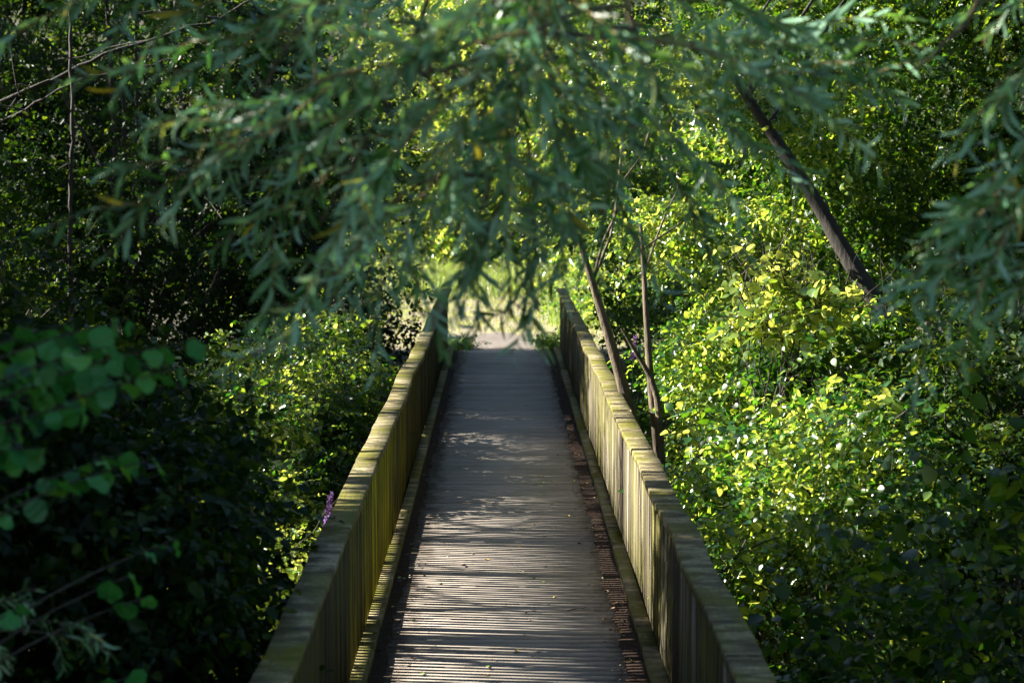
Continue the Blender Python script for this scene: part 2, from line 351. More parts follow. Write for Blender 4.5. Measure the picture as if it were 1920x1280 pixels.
def twig(px_, py_, ln, ang, lab):
    d = at(px_, py_, 10) - CAM; p_ = CAM + d * (-CAM.z / d.z); b_ = MB(); u = np.linspace(0, 1, 7)
    P = np.stack([p_.x + u * ln * math.cos(ang), p_.y + u * ln * math.sin(ang) + .06 * ln * np.sin(u * 7), .008 + .01 * np.sin(u * 3)], -1)
    b_.tube(P, .0035 * (1.2 - u), 5, rough=.1); b_.tube([P[3], P[3] + np.array([.25 * ln * math.cos(ang + .7), .25 * ln * math.sin(ang + .7), .004])], .002, 4)
    tag(b_.build('fallen_twig', M['bark_dark'], loc=(p_.x, p_.y, 0)), lab, 'twig', 'twigs lying on the deck')
twig(1063, 1146, .22, .2, 'longest dark twig lying on the deck near the right kerb')
twig(1000, 910, .14, .1, 'thin twig lying mid deck beyond the striped sunlight')
twig(985, 1150, .12, .3, 'short dark twig lying left of the longest deck twig')
twig(745, 1250, .13, -.4, 'pale crooked twig beside the left kerb at the near end')
# ------------------------------------------------------------------ foliage
def leaf_geo(L_, W_, n, fold=.25, droop=.25, peak=.8, rp=.75):
    V = [(0, 0, 0)]; q = []; t = []
    for k in range(1, n):
        u = k / n; hw = W_ / 2 * math.sin(math.pi * u ** peak) ** rp; z = -droop * L_ * u * u
        V += [(u * L_, -hw, z + fold * hw), (u * L_, 0, z), (u * L_, hw, z + fold * hw)]
    V.append((L_, 0, -droop * L_)); e = len(V) - 1
    t += [(0, 1, 2), (0, 2, 3)]
    for k in range(n - 2):
        a = 1 + 3 * k; q += [(a, a + 3, a + 4, a + 1), (a + 1, a + 4, a + 5, a + 2)]
    a = 1 + 3 * (n - 2); t += [(a, e, a + 1), (a + 1, e, a + 2)]
    return np.array(V, float), np.array(q, int).reshape(-1, 4), np.array(t, int)
def hex_geo(L_, W_, fold=.25, droop=.2):
    h = W_ / 2
    V = np.array([(0, 0, 0), (.3 * L_, -h * .95, fold * h), (.72 * L_, -h * .75, fold * h - droop * L_ * .5), (L_, 0, -droop * L_), (.72 * L_, h * .75, fold * h - droop * L_ * .5), (.3 * L_, h * .95, fold * h)])
    return V, np.array([(0, 1, 2, 3), (0, 3, 4, 5)]), np.zeros((0, 3), int)
def rotm(yaw, pitch, roll):
    return np.array((Matrix.Rotation(yaw, 3, 'Z') @ Matrix.Rotation(-pitch, 3, 'Y') @ Matrix.Rotation(roll, 3, 'X')))
def spray(nleaf, slen, geo, r_, spread=.9, tilt=.45, stem=True, size=.25):
    """a leafy shoot along +x as raw arrays"""
    b_ = MB(); cur = r_.uniform(-.5, .5); dr = r_.uniform(.05, .4)
    def pt(u): return np.array([u * slen, cur * slen * u * u * .5, -dr * slen * u * u])
    if stem: b_.tube([pt(u) for u in (0, .33, .66, 1)], [.0026, .0022, .0016, .0008], 3, tint=-1)
    for k in range(nleaf):
        u = (k + .6) / nleaf; s_ = 1 if k % 2 else -1; last = k == nleaf - 1
        yaw = (0 if last else s_ * r_.uniform(.5, 1.25) * spread) + cur * u
        V, q, t = geo; sc_ = 1 + r_.normal(0, size); sc_ = max(.45, sc_) * (1 - .25 * u)
        Rm = rotm(yaw, r_.normal(-.15, tilt), r_.normal(0, tilt * 1.2))
        b_.add((V * sc_) @ Rm.T + pt(u), q, t, tint=float(np.clip(r_.beta(2.2, 2.6), 0, 1)))
    Q = np.concatenate(b_.q) if b_.q else np.zeros((0, 4), int); T = np.concatenate(b_.t) if b_.t else np.zeros((0, 3), int)
    return np.concatenate(b_.v), Q, T, np.concatenate(b_.tint)
def variants(nv, *a, **k):
    r_ = np.random.default_rng(k.pop('seed', 3)); return [spray(*a, r_, **k) for _ in range(nv)]
SP = {
 'small':  variants(7, 12, .30, hex_geo(.056, .038), seed=1),                   # blackthorn, privet
 'mid':    variants(7, 10, .34, hex_geo(.074, .052), seed=2),
 'far':    variants(6, 10, .44, hex_geo(.085, .060), seed=4, stem=False),
 'vfar':   variants(6, 10, .60, hex_geo(.13, .09), seed=5, stem=False),
 'hazel':  variants(7, 7, .38, leaf_geo(.082, .066, 6, .18, .22, .72), seed=6, tilt=.35),
 'round':  variants(7, 7, .34, leaf_geo(.075, .060, 5, .2, .2, .8), seed=8, tilt=.4),
 'narrow': variants(7, 16, .34, leaf_geo(.085, .017, 3, .2, .25, .9), seed=9, tilt=.5),
}
# where sunlight comes through between the trees (x, y, z ranges that it reaches, share of foliage cleared)
LIT = [((.98, 2.7, 13.8, 18.0, -.6, 2.6), .985), ((.98, 3.1, 18.0, 22, .50, 2.9), .975), ((-1.2, -.9, 18, 26, 1.05, 1.15), .8), ((1.2, 3.0, 12.4, 15, .1, 1.7), .86), ((-1.2, 1.1, 13.9, 17.5, 0, 1.2), .99), ((-1.2, 1.1, 12.4, 13.9, 0, 1.2), .15),
       ((-3.6, -1.2, 12.4, 24, -1.8, 1.0), .76), ((-2.7, -1.2, 12.4, 17.5, -1.8, .9), .97), ((-4, 6, 36.2, 57, -.2, 2.2), .955), ((-7, 8, 56, 62, 0, 6), .85), ((2.2, 8, 20, 34, 1.2, 6.2), .42), ((-8.5, -3.0, 24.5, 40, 4.0, 7.5), .2), ((-.5, 1.2, 5.6, 6.6, 3.5, 4.1), .22), ((.9, 3.2, 24, 33, 1.0, 5), .55)]
def lit_keep(P, mg=0.0):
    keep = np.ones(len(P), bool)
    for (x0, x1, y0, y1, z0, z1), pr in LIT:
        lo = np.full(len(P), .35); hi = np.full(len(P), 60.0)
        for a, (c0, c1) in enumerate(((x0, x1), (y0, y1), (z0, z1))):
            t0 = (c0 - mg - P[:, a]) / SD[a]; t1 = (c1 + mg - P[:, a]) / SD[a]
            lo = np.maximum(lo, np.minimum(t0, t1)); hi = np.minimum(hi, np.maximum(t0, t1))
        ins = (P[:, 0] > x0) & (P[:, 0] < x1) & (P[:, 1] > y0) & (P[:, 1] < y1) & (P[:, 2] > z0) & (P[:, 2] < z1)
        if pr > .95: miss = rng.random(len(P)) < pr
        else:
            a_ = P[:, 1] + P[:, 0] * .12; b_ = P[:, 2] + P[:, 0] * .53      # seen along the sun's own direction, so that clumps cast dapples
            f_ = (np.sin(a_ * 5.1 + 1.3 * np.sin(b_ * 3.7)) + np.sin(b_ * 6.3 + 1.7 * np.sin(a_ * 2.9)) + .6 * np.sin(a_ * 11 + b_ * 9)) / 2.6
            miss = (f_ < (2 * pr - 1) * .62) & (rng.random(len(P)) < .97)
        keep &= ~((lo < hi) & ~ins & miss)
    return keep
def scatter(mb, P, kinds, scale=(.8, 1.25), pitch=(-.15, .45), roll=.45, yaw=None, tint_shift=0.0):
    vs = SP[kinds]; n = len(P); ya = rng.random(n) * 2 * np.pi if yaw is None else yaw; pi_ = rng.normal(pitch[0], pitch[1], n); ro = rng.normal(0, roll, n); sc_ = rng.uniform(*scale, n)
    cyy, syy, cpp, spp, cr, sr = np.cos(ya), np.sin(ya), np.cos(pi_), np.sin(pi_), np.cos(ro), np.sin(ro)
    Rz = np.zeros((n, 3, 3)); Rz[:, 0, 0] = cyy; Rz[:, 0, 1] = -syy; Rz[:, 1, 0] = syy; Rz[:, 1, 1] = cyy; Rz[:, 2, 2] = 1
    Ry = np.zeros((n, 3, 3)); Ry[:, 0, 0] = cpp; Ry[:, 0, 2] = -spp; Ry[:, 2, 0] = spp; Ry[:, 2, 2] = cpp; Ry[:, 1, 1] = 1
    Rx = np.zeros((n, 3, 3)); Rx[:, 0, 0] = 1; Rx[:, 1, 1] = cr; Rx[:, 1, 2] = -sr; Rx[:, 2, 1] = sr; Rx[:, 2, 2] = cr
    RM = Rz @ Ry @ Rx * sc_[:, None, None]; ch = rng.integers(0, len(vs), n); ts = rng.normal(tint_shift, .10, n) + .17 * np.sin(P[:, 0] * 4.7 + P[:, 2] * 3.1 + 2 * np.sin(P[:, 1] * 2.3)) * np.sign(np.sin(P[:, 1] * 3.3 + P[:, 2] * 5.2))
    for k, (V, Q, T, tn_) in enumerate(vs):
        s_ = np.where(ch == k)[0]
        if not len(s_): continue
        W = np.einsum('nij,vj->nvi', RM[s_], V) + P[s_][:, None]
        off = (np.arange(len(s_)) * len(V))[:, None, None]
        tt = np.where(tn_[None] < 0, .05, np.clip(tn_[None] + ts[s_][:, None], 0, 1))
        mb.add(W, (Q[None] + off).reshape(-1, 4), (T[None] + off).reshape(-1, 3), tint=tt.ravel())
def in_bridge(P, mrg=.16):
    return (np.abs(P[:, 0] - OX) < 1.12 + mrg) & (P[:, 1] > 0) & (P[:, 1] < 37) & (P[:, 2] > -.6) & (P[:, 2] < 1.9)
def airy(P, thr):
    f_ = (np.sin(P[:, 0] * 9.1 + 2 * np.sin(P[:, 1] * 4.3)) + np.sin(P[:, 2] * 10.7 + 2 * np.sin(P[:, 0] * 3.9 + 1)) + np.sin(P[:, 1] * 8.3 + 2 * np.sin(P[:, 2] * 5.1))) / 3
    return f_ > thr
def crown_pts(c, r, n, nclump, cl=.42, shell=.55, flat_=.75):
    """points in leafy clumps, thicker towards the outside of an ellipsoid"""
    d = rng.normal(0, 1, (nclump, 3)); d /= np.linalg.norm(d, axis=1)[:, None]; rad = rng.random(nclump) ** (1 / 3) * (1 - shell) + shell * rng.random(nclump) ** .25
    cc = np.array(c) + d * np.clip(rad, 0, 1)[:, None] * np.array(r)
    k = rng.integers(0, nclump, n); s_ = cl * rng.uniform(.6, 1.3, nclump)[k]
    P = cc[k] + rng.normal(0, 1, (n, 3)) * s_[:, None] * np.array([1, 1, flat_]); return P, cc
def branchy(mb, base, top, ends, r0, bend=.15, k=9, lim=40, rl=.35, lo=3):
    base = np.array(base, float); top = np.array(top, float); u = np.linspace(0, 1, 14)[:, None]
    o_ = rng.normal(0, bend, 3); P = base + (top - base) * u + o_ * np.sin(u * np.pi) + .25 * bend * np.sin(u * 9 + rng.random() * 6) * np.array([1, .6, 0]); rr = r0 * (1 - .72 * u[:, 0]); rr[0] *= 1.35; rr[1] *= 1.1
    mb.tube(P, rr, k, rough=.05)
    for e in ends[:lim]:
        a = rng.integers(lo, 13); s_ = P[a]; v = np.linspace(0, 1, 8)[:, None]; dd = e - s_; mid = np.array([0, 0, .12 * np.linalg.norm(dd)])
        Q = s_ + dd * v + mid * np.sin(v * np.pi) + rng.normal(0, .05, (8, 3)) * np.sin(v * np.pi)
        mb.tube(Q, rr[a] * rl * (1 - .85 * v[:, 0]) + .004, 5)
CH = ('foliage', 'stem')
def sticks(mb, P, n):
    for k in range(n):
        s_ = P[rng.integers(0, len(P))]; d_ = rng.normal(0, 1, 3) * [.5, .5, .8]; d_ /= np.linalg.norm(d_) + 1e-6; ln = rng.uniform(.25, .8); u_ = np.linspace(0, 1, 5)[:, None]
        mb.tube(s_ + d_ * ln * u_ + rng.normal(0, .012, (5, 3)) + [0, 0, .1] * u_ * u_, np.linspace(rng.uniform(.004, .008), .0015, 5), 4)
def tree(name, lab, cat, c, r, n, kind, mat, base=None, top=None, r0=.06, nclump=60, cl=.42, bark='bark_dark', part=('crown', 'trunk'), group=None, lims=26, cut=None, pitch=(-.15, .45), shift=0.0, scale=(.8, 1.25), kind2=None, shell=.55, bend=.15, lo=3):
    c = np.array(c, float); gb = base if base is not None else (c[0], c[1], float(gz(c[0], c[1])))
    root = empty(name, gb, lab, cat, group)
    P, cc = crown_pts(c, r, n, nclump, cl, shell)
    zg = gz(P[:, 0], P[:, 1]); k_ = airy(P, -.16) & ~in_bridge(P) & (P[:, 2] > zg + .03) & lit_keep(P, {'vfar': .4, 'far': .28}.get(kind, .08) * scale[1] / 1.25)
    # keep the line above the deck open, as it is on the real bridge
    k_ &= ~((np.abs(P[:, 0]) < .95) & (P[:, 1] < 36) & (P[:, 2] < 3.4))
    if cut is not None: k_ &= cut(P)
    mb = MB(); P = P[k_]; h_ = len(P) if kind2 is None else int(len(P) * .74); scatter(mb, P[:h_], kind, scale=scale, pitch=pitch, tint_shift=shift)
    if kind2: scatter(mb, P[h_:], kind2, scale=(.7, 1.1), pitch=pitch, tint_shift=shift + .1)
    mb.build(part[0], M[mat], root)
    tb = MB(); kc = ~in_bridge(cc) & (cc[:, 2] > gz(cc[:, 0], cc[:, 1]))
    if cut is not None: kc &= cut(cc)
    if part == CH and len(P): sticks(tb, P, 90); lims = 120
    branchy(tb, Vector(gb) - Vector((0, 0, .15)), top if top is not None else c, cc[kc], r0, lim=lims, bend=bend, lo=lo); tb.build(part[1], M[bark], root, smooth=True)
    return root
def z0(x, y): return float(gz(x, y))
# ---- right-hand side
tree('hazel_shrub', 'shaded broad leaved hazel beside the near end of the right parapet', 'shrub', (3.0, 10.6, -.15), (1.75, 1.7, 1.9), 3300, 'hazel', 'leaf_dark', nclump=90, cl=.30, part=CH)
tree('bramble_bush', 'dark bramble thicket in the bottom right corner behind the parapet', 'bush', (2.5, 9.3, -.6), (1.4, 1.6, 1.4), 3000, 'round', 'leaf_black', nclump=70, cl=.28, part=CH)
tree('privet_shrub', 'brightest sunlit yellow green shrub pressed against the right parapet', 'shrub', (2.35, 15.0, .0), (1.15, 2.5, 1.75), 9500, 'small', 'leaf_bright', nclump=95, cl=.21, kind2='round', part=CH, shift=.0)
tree('dogwood_shrub', 'sunlit leafy shrub behind the two slim trunks right of the bridge', 'shrub', (2.9, 19.3, .5), (1.5, 2.4, 2.1), 10000, 'small', 'leaf_bright', nclump=90, cl=.22, kind2='round', part=CH)
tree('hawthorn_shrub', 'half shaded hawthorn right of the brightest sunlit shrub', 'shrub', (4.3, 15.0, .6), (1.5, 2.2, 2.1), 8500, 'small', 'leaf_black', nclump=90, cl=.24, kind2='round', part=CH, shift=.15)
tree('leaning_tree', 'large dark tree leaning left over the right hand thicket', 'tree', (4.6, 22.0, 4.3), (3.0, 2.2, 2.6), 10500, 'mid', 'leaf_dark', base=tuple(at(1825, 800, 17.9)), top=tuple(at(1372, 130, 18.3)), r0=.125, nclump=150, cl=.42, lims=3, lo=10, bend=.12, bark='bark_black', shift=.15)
t1b = at(1208, 800, 18.5); t1t = at(1085, 440, 18.5)
tree('alder_tree', 'slim brown trunk leaning left just beyond the right parapet', 'tree', (1.3, 20.0, 3.4), (1.0, 1.7, 1.2), 2500, 'small', 'leaf_bright', base=(t1b.x + .20, t1b.y, t1b.z - .9), top=tuple(t1t), r0=.088, nclump=46, cl=.26, bark='bark', bend=.025, lo=11, lims=2, shift=.1, cut=lambda P: P[:, 2] > 2.0)
t2b = at(1243, 830, 18.0); t2t = at(1200, 420, 18.0)
tree('ash_sapling', 'thinner pale trunk standing right of the leaning brown trunk', 'tree', (2.3, 20.0, 3.1), (1.0, 1.5, 1.2), 2800, 'mid', 'leaf_bright', base=(t2b.x + .03, t2b.y, t2b.z - .9), top=tuple(t2t), r0=.056, nclump=46, cl=.26, bark='bark', bend=.025, lo=11, lims=2, shift=.1, cut=lambda P: P[:, 2] > 1.75)
b_ = MB(); pa, pb, pc = at(1232, 745, 17.9), at(1205, 680, 17.9), at(1165, 615, 17.8); b_.tube([pa, (pa + pb) / 2 + Vector((.01, 0, .02)), pb, (pb + pc) / 2, pc], [.03, .026, .022, .018, .008], 7, rough=.06)
b_.tube([tuple(pa), tuple(at(1240, 830, 17.9)), tuple(at(1243, 900, 17.9)), (at(1243, 900, 17.9).x, 17.9, -1.6)], [.03, .03, .03, .035], 7)
tag(b_.build('dead_branch', M['bark'], loc=(at(1243, 900, 17.9).x, 17.9, -1.6)), 'bare broken branch rising between the two slim trunks', 'branch')
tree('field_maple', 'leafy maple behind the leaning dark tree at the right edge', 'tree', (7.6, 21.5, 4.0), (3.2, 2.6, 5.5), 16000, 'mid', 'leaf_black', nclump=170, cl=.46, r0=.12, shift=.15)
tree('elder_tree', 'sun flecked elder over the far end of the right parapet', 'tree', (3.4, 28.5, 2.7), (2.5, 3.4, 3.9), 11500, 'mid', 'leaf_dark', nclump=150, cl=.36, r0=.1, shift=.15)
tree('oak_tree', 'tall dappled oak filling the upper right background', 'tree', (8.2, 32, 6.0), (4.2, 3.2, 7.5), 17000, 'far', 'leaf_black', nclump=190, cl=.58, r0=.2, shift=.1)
tree('blackthorn_shrub', 'low shaded blackthorn right of the far end of the deck', 'shrub', (2.2, 24.2, -.3), (.9, 2.6, 1.3), 2600, 'small', 'leaf_dark', nclump=60, cl=.25, part=CH)
tree('viburnum_shrub', 'darker broad leaved shrub standing up amid the sunlit thicket', 'shrub', (2.9, 17.2, 1.0), (.8, .8, 1.3), 1500, 'round', 'leaf_dark', nclump=26, cl=.18, part=CH)
tree('cherry_sapling', 'sprig of large sunlit yellow leaves above the thicket', 'sapling', (2.35, 16.6, 2.25), (.45, .5, .45), 210, 'hazel', 'leaf_bright', nclump=10, cl=.14, part=CH, r0=.02, shift=.3)
# ---- left-hand side
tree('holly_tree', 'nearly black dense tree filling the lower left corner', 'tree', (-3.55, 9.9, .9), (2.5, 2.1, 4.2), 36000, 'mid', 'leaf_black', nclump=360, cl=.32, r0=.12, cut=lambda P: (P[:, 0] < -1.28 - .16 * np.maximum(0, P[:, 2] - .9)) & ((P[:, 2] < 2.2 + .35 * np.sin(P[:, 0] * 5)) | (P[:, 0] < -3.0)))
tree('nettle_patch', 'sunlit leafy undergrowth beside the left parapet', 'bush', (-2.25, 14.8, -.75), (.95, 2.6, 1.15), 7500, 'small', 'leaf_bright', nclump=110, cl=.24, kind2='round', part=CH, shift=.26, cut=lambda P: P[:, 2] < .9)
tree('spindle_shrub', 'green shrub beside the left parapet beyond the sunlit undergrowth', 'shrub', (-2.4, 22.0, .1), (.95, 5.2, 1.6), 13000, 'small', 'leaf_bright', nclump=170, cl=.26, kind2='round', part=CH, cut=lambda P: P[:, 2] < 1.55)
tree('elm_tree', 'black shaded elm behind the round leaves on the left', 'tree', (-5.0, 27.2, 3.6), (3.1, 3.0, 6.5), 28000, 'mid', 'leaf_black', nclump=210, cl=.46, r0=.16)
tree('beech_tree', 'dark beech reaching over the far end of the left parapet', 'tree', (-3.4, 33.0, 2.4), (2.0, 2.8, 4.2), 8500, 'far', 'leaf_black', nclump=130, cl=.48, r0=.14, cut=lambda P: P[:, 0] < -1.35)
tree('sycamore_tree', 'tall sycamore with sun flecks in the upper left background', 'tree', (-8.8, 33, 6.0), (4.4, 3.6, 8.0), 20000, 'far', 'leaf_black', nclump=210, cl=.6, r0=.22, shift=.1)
tree('unseen_lime', 'unseen tree added further left to shade the near deck', 'tree', (-7.6, 10.4, 3.6), (2.9, 4.6, 4.8), 40000, 'far', 'leaf_black', nclump=420, cl=.46, r0=.16)  # out of view, placed and sized to keep sun off the near deck
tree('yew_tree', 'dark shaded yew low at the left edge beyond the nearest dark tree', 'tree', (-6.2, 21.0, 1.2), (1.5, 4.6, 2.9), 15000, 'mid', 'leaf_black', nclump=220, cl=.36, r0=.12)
tree('unseen_maple', 'unseen tree added left of the willow to shade it', 'tree', (-7.4, 5.6, 5.0), (2.8, 3.4, 4.6), 24000, 'far', 'leaf_black', nclump=260, cl=.46, r0=.16)  # not in frame, added to keep sunlight off the willow
tree('unseen_hornbeam', 'unseen tall tree added past the yew to shade the right bank', 'tree', (-9.5, 18.0, 7.0), (2.8, 5.2, 4.6), 30000, 'far', 'leaf_black', nclump=300, cl=.5, r0=.2, scale=(1.4, 2.0))  # added outside the frame so that less sun reaches the right bank
tree('unseen_larch', 'unseen tree added far out left to shade the left wood', 'tree', (-14.5, 31.0, 6.0), (3.0, 6.5, 7.0), 30000, 'far', 'leaf_black', nclump=300, cl=.6, r0=.2, scale=(1.4, 2.0))  # extra crown out of view, there to darken the left wood
tree('unseen_plane', 'unseen high crown added to cut skylight over the right bank', 'tree', (6.2, 14.5, 8.0), (4.4, 6.0, 3.0), 30000, 'far', 'leaf_black', base=(8.6, 12, z0(8.6, 12)), nclump=330, cl=.55, r0=.25)  # canopy added above the frame, blocks skylight on the right
tree('poplar_tree', 'unseen high crown added to cut skylight over the left bank', 'tree', (-5.6, 14.0, 10.0), (3.6, 5.5, 2.4), 22000, 'far', 'leaf_black', nclump=260, cl=.55, r0=.2)  # overhead crown added out of sight to dim the left bank
tree('oak_tree', 'unseen crown added behind the viewpoint to block the low sky', 'tree', (.5, -9, 4.5), (9, 3, 5.0), 16000, 'vfar', 'leaf_black', nclump=300, cl=.7, r0=.3)  # added behind the camera to hold back light from the horizon
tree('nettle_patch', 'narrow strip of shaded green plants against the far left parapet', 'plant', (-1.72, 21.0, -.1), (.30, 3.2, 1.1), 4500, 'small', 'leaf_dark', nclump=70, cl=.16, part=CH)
# dark bare boughs across the upper left
def bough(lab, pts, r0, r1):
    P = np.array([tuple(at(*p_)) for p_ in pts]); u = np.linspace(0, 1, len(P)); v = np.linspace(0, 1, 24); Q = np.stack([np.interp(v, u, P[:, k]) for k in range(3)], -1)
    Q += rng.normal(0, .012, Q.shape); b = MB(); b.tube(Q, r0 + (r1 - r0) * v, 7, rough=.06)
    for k in range(7):
        a = rng.integers(4, 23); e = Q[a] + np.array([rng.normal(0, .4), rng.normal(0, .4), rng.normal(.05, .35)]); b.tube(np.linspace(Q[a], e, 5) + rng.normal(0, .02, (5, 3)), [.012, .01, .008, .006, .003], 4)
    return b
mb = bough('', [(-160, 260, 22.5), (60, 165, 22.5), (210, 95, 22.6), (400, 40, 22.8), (520, -30, 23)], .030, .012)
q = bough('', [(-160, 300, 22.4), (0, 225, 22.4), (150, 150, 22.3), (330, 110, 22.2)], .02, .008)
q2 = bough('', [(-200, 1100, 22.7), (-150, 700, 22.6), (-160, 300, 22.4)], .12, .06)
q3 = bough('', [(134, 700, 22.3), (131, 420, 22.3), (134, 230, 22.3), (130, 20, 22.3)], .03, .018)
dt = empty('dead_tree', (q2.v[0][0][0], 22.7, z0(q2.v[0][0][0], 22.7)), 'bare black boughs crossing the upper left corner', 'tree')
q2.tube([(q2.v[0][0][0], 22.7, z0(q2.v[0][0][0], 22.7) - .2), tuple(at(-200, 1100, 22.7))], [.16, .12], 8)
q2.build('trunk', M['bark_black'], dt, smooth=True); mb.build('bough', M['bark_black'], dt, smooth=True); q.build('bough', M['bark_black'], dt, smooth=True)
q3.tube([(at(134, 700, 22.3).x, 22.3, -2.4), tuple(at(134, 700, 22.3))], [.05, .03], 7)
tag(q3.build('bare_stem', M['bark_black'], loc=(at(134, 700, 22.3).x, 22.3, -2.4)), 'thin upright black stem near the upper left corner', 'sapling')
# ---- beyond the clearing
FAR = [('willow_scrub', 'sunlit yellow green scrub closing the clearing behind the bridge', (.3, 59, 1.4), (4.2, 2.5, 2.4), 5200, 'leaf_bright'),
       ('poplar_tree', 'tall pale green tree straight behind the clearing', (-.6, 64, 6.0), (4.8, 3, 6.4), 7500, 'leaf_bright'),
       ('birch_tree', 'tall tree right of centre beyond the clearing', (7.2, 61, 5.0), (4.8, 3.4, 7), 8000, 'leaf_bright'),
       ('chestnut_tree', 'dark tree left of centre beyond the clearing', (-8.2, 60, 5.0), (4.8, 3.4, 7), 8000, 'leaf_dark'),
       ('walnut_tree', 'deep shaded tree at the far left beyond all others', (-15, 56, 5), (4.6, 3.4, 7), 6500, 'leaf_dark'),
       ('cherry_tree', 'dappled tree at the far right beyond all others', (14.5, 54, 5), (4.6, 3.4, 7), 6500, 'leaf_dark')]
for nm, lb, c_, r_, n_, mt in FAR: tree(nm, lb, 'tree', c_, r_, n_, 'vfar', mt, nclump=120, cl=.75, r0=.18, group=None, pitch=(-.15, .5), shift=.15 if mt == 'leaf_bright' else 0)
for nm, lb, c_, r_, n_, mt in [('guelder_shrub', 'bright green shrub on the right edge of the sunny clearing', (2.7, 42, .7), (1.6, 4.6, 1.9), 3400, 'leaf_bright'),
                               ('buckthorn_shrub', 'bright green shrub on the left edge of the sunny clearing', (-5.4, 45, .3), (1.1, 4.2, 1.3), 3400, 'leaf_bright')]:
    tree(nm, lb, 'shrub', c_, r_, n_, 'far', mt, nclump=80, cl=.42, part=CH, shift=.1)
# a wood of mixed crowns on the slope behind
P = np.stack([rng.uniform(-45, 45, 15000), rng.uniform(68, 84, 15000), rng.uniform(0, 17, 15000)], -1); P = P[P[:, 2] > gz(P[:, 0], P[:, 1])]
mb = MB(); scatter(mb, P, 'vfar', scale=(1.6, 2.6)); tag(mb.build('far_wood', M['leaf_dark']), 'dense green wood rising behind everything else', 'wood', kind='stuff')
# grass in the clearing
def grass(n, x0, x1, y0, y1, h, wd, mat, name, lab, cat, path_hw=.75, tshift=0):
    x = rng.uniform(x0, x1, n); y_ = rng.uniform(y0, y1, n); cx = .05 * np.sin(y_ * .8) - .12 * np.maximum(0, y_ - 35.5) ** 1.3
    k = (np.abs(x - cx) > path_hw * (1 - ss(37.2, 40.2, y_))) & ~((y_ < 35) & (np.abs(x) < 1.15)); x, y_ = x[k], y_[k]; n = len(x); z = gz(x, y_)
    hh = rng.uniform(*h, n); an = rng.random(n) * 6.28; le = rng.uniform(.1, .8, n) * hh; ww = wd * rng.uniform(.6, 1.4, n); la = rng.random(n) * 6.28
    V = np.zeros((n, 6, 3)); pa = np.stack([np.cos(an), np.sin(an)], -1); lv = np.stack([np.cos(la), np.sin(la)], -1)
    for r_, (u, wf) in enumerate(((0, 1), (.55, .8), (1, .08))):
        for s_, sg in enumerate((-1, 1)):
            V[:, r_ * 2 + s_, :2] = np.stack([x, y_], -1) + pa * (sg * ww * wf / 2)[:, None] + lv * (le * u * u)[:, None]; V[:, r_ * 2 + s_, 2] = z + hh * u * (1 - .25 * u) - .01
    off = (np.arange(n) * 6)[:, None, None]; m_ = MB(); m_.add(V, (np.array([(0, 1, 3, 2), (2, 3, 5, 4)])[None] + off).reshape(-1, 4), tint=np.repeat(np.clip(rng.normal(.5 + tshift, .28, n), 0, 1), 6))
    tag(m_.build(name, M[mat]), lab, cat, kind='stuff')
grass(22000, -3.4, 6, 35.3, 58, (.05, .20), .014, 'leaf_grass', 'grass', 'short dry sunlit grass covering the clearing past the bridge', 'grass', tshift=.1)
grass(8000, -4, 6, 49, 60, (.35, 1.1), .022, 'leaf_grass', 'tall_grass', 'tall yellow green grass at the back of the clearing', 'grass', tshift=-.18)
grass(9000, .9, 6, 40, 52, (.2, .75), .018, 'leaf_grass', 'meadow_plants', 'rank green grass on the right side of the clearing', 'grass', tshift=-.3)
grass(5000, -1.25, -.5, 35.0, 36.6, (.05, .22), .016, 'leaf_bright', 'grass_tuft', 'green tufts creeping in at the left corner of the deck end', 'grass', path_hw=.62)
def weed(x, y_, s_, n, lab, kind='mid'):
    P = np.stack([rng.normal(x, s_, n), rng.normal(y_, s_ * 1.1, n), np.abs(rng.normal(.05, .09, n))], -1); P[:, 2] += gz(P[:, 0], P[:, 1]) + .02
    b = MB(); scatter(b, P, kind, scale=(.5, .8), pitch=(.35, .4)); tag(b.build('weed_clump', M['leaf_dark'], loc=(x, y_, z0(x, y_))), lab, 'plant')
weed(-.74, 35.35, .12, 60, 'dark green weeds in the left corner where the deck ends'); weed(.74, 35.3, .13, 90, 'dark green weeds in the right corner where the deck ends')
weed(.95, 35.9, .16, 90, 'taller grey green weeds just past the right parapet end')
# purple flower spikes
def spike(px_, py_, D, lab, n=1):
    p = at(px_, py_, D); g_ = z0(p.x, p.y); root = empty('loosestrife', (p.x, p.y, g_), lab, 'flower'); b = MB(); f = MB()
    b.tube([(p.x, p.y, g_), (p.x + .03, p.y, (g_ + p.z) / 2), (p.x, p.y, p.z)], [.006, .005, .004], 5, tint=.3)
    for k in range(150):
        u = rng.random(); a = rng.random() * 6.28; r_ = .015 * (1 - .6 * u) + .003; c = np.array([p.x + r_ * math.cos(a) + .03 * u, p.y + r_ * math.sin(a), p.z + u * .24 - .02]); v = rng.normal(0, .008, (4, 3)); f.add(c + v, [(0, 1, 2, 3)])
    lv = MB(); zz = np.linspace(g_ + .3, p.z - .03, 14); scatter(lv, np.stack([np.full(14, p.x), np.full(14, p.y), zz], -1), 'small', scale=(.3, .5))
    b.build('stem', M['leaf_dark'], root); lv.build('leaves', M['leaf_bright'], root); f.build('flower_spike', M['flower'], root)
spike(612, 985, 13.2, 'purple flower spike in the sunlit plants left of the parapet'); spike(1186, 672, 19.0, 'purple flower spike between the leaning trunk and dead branch')
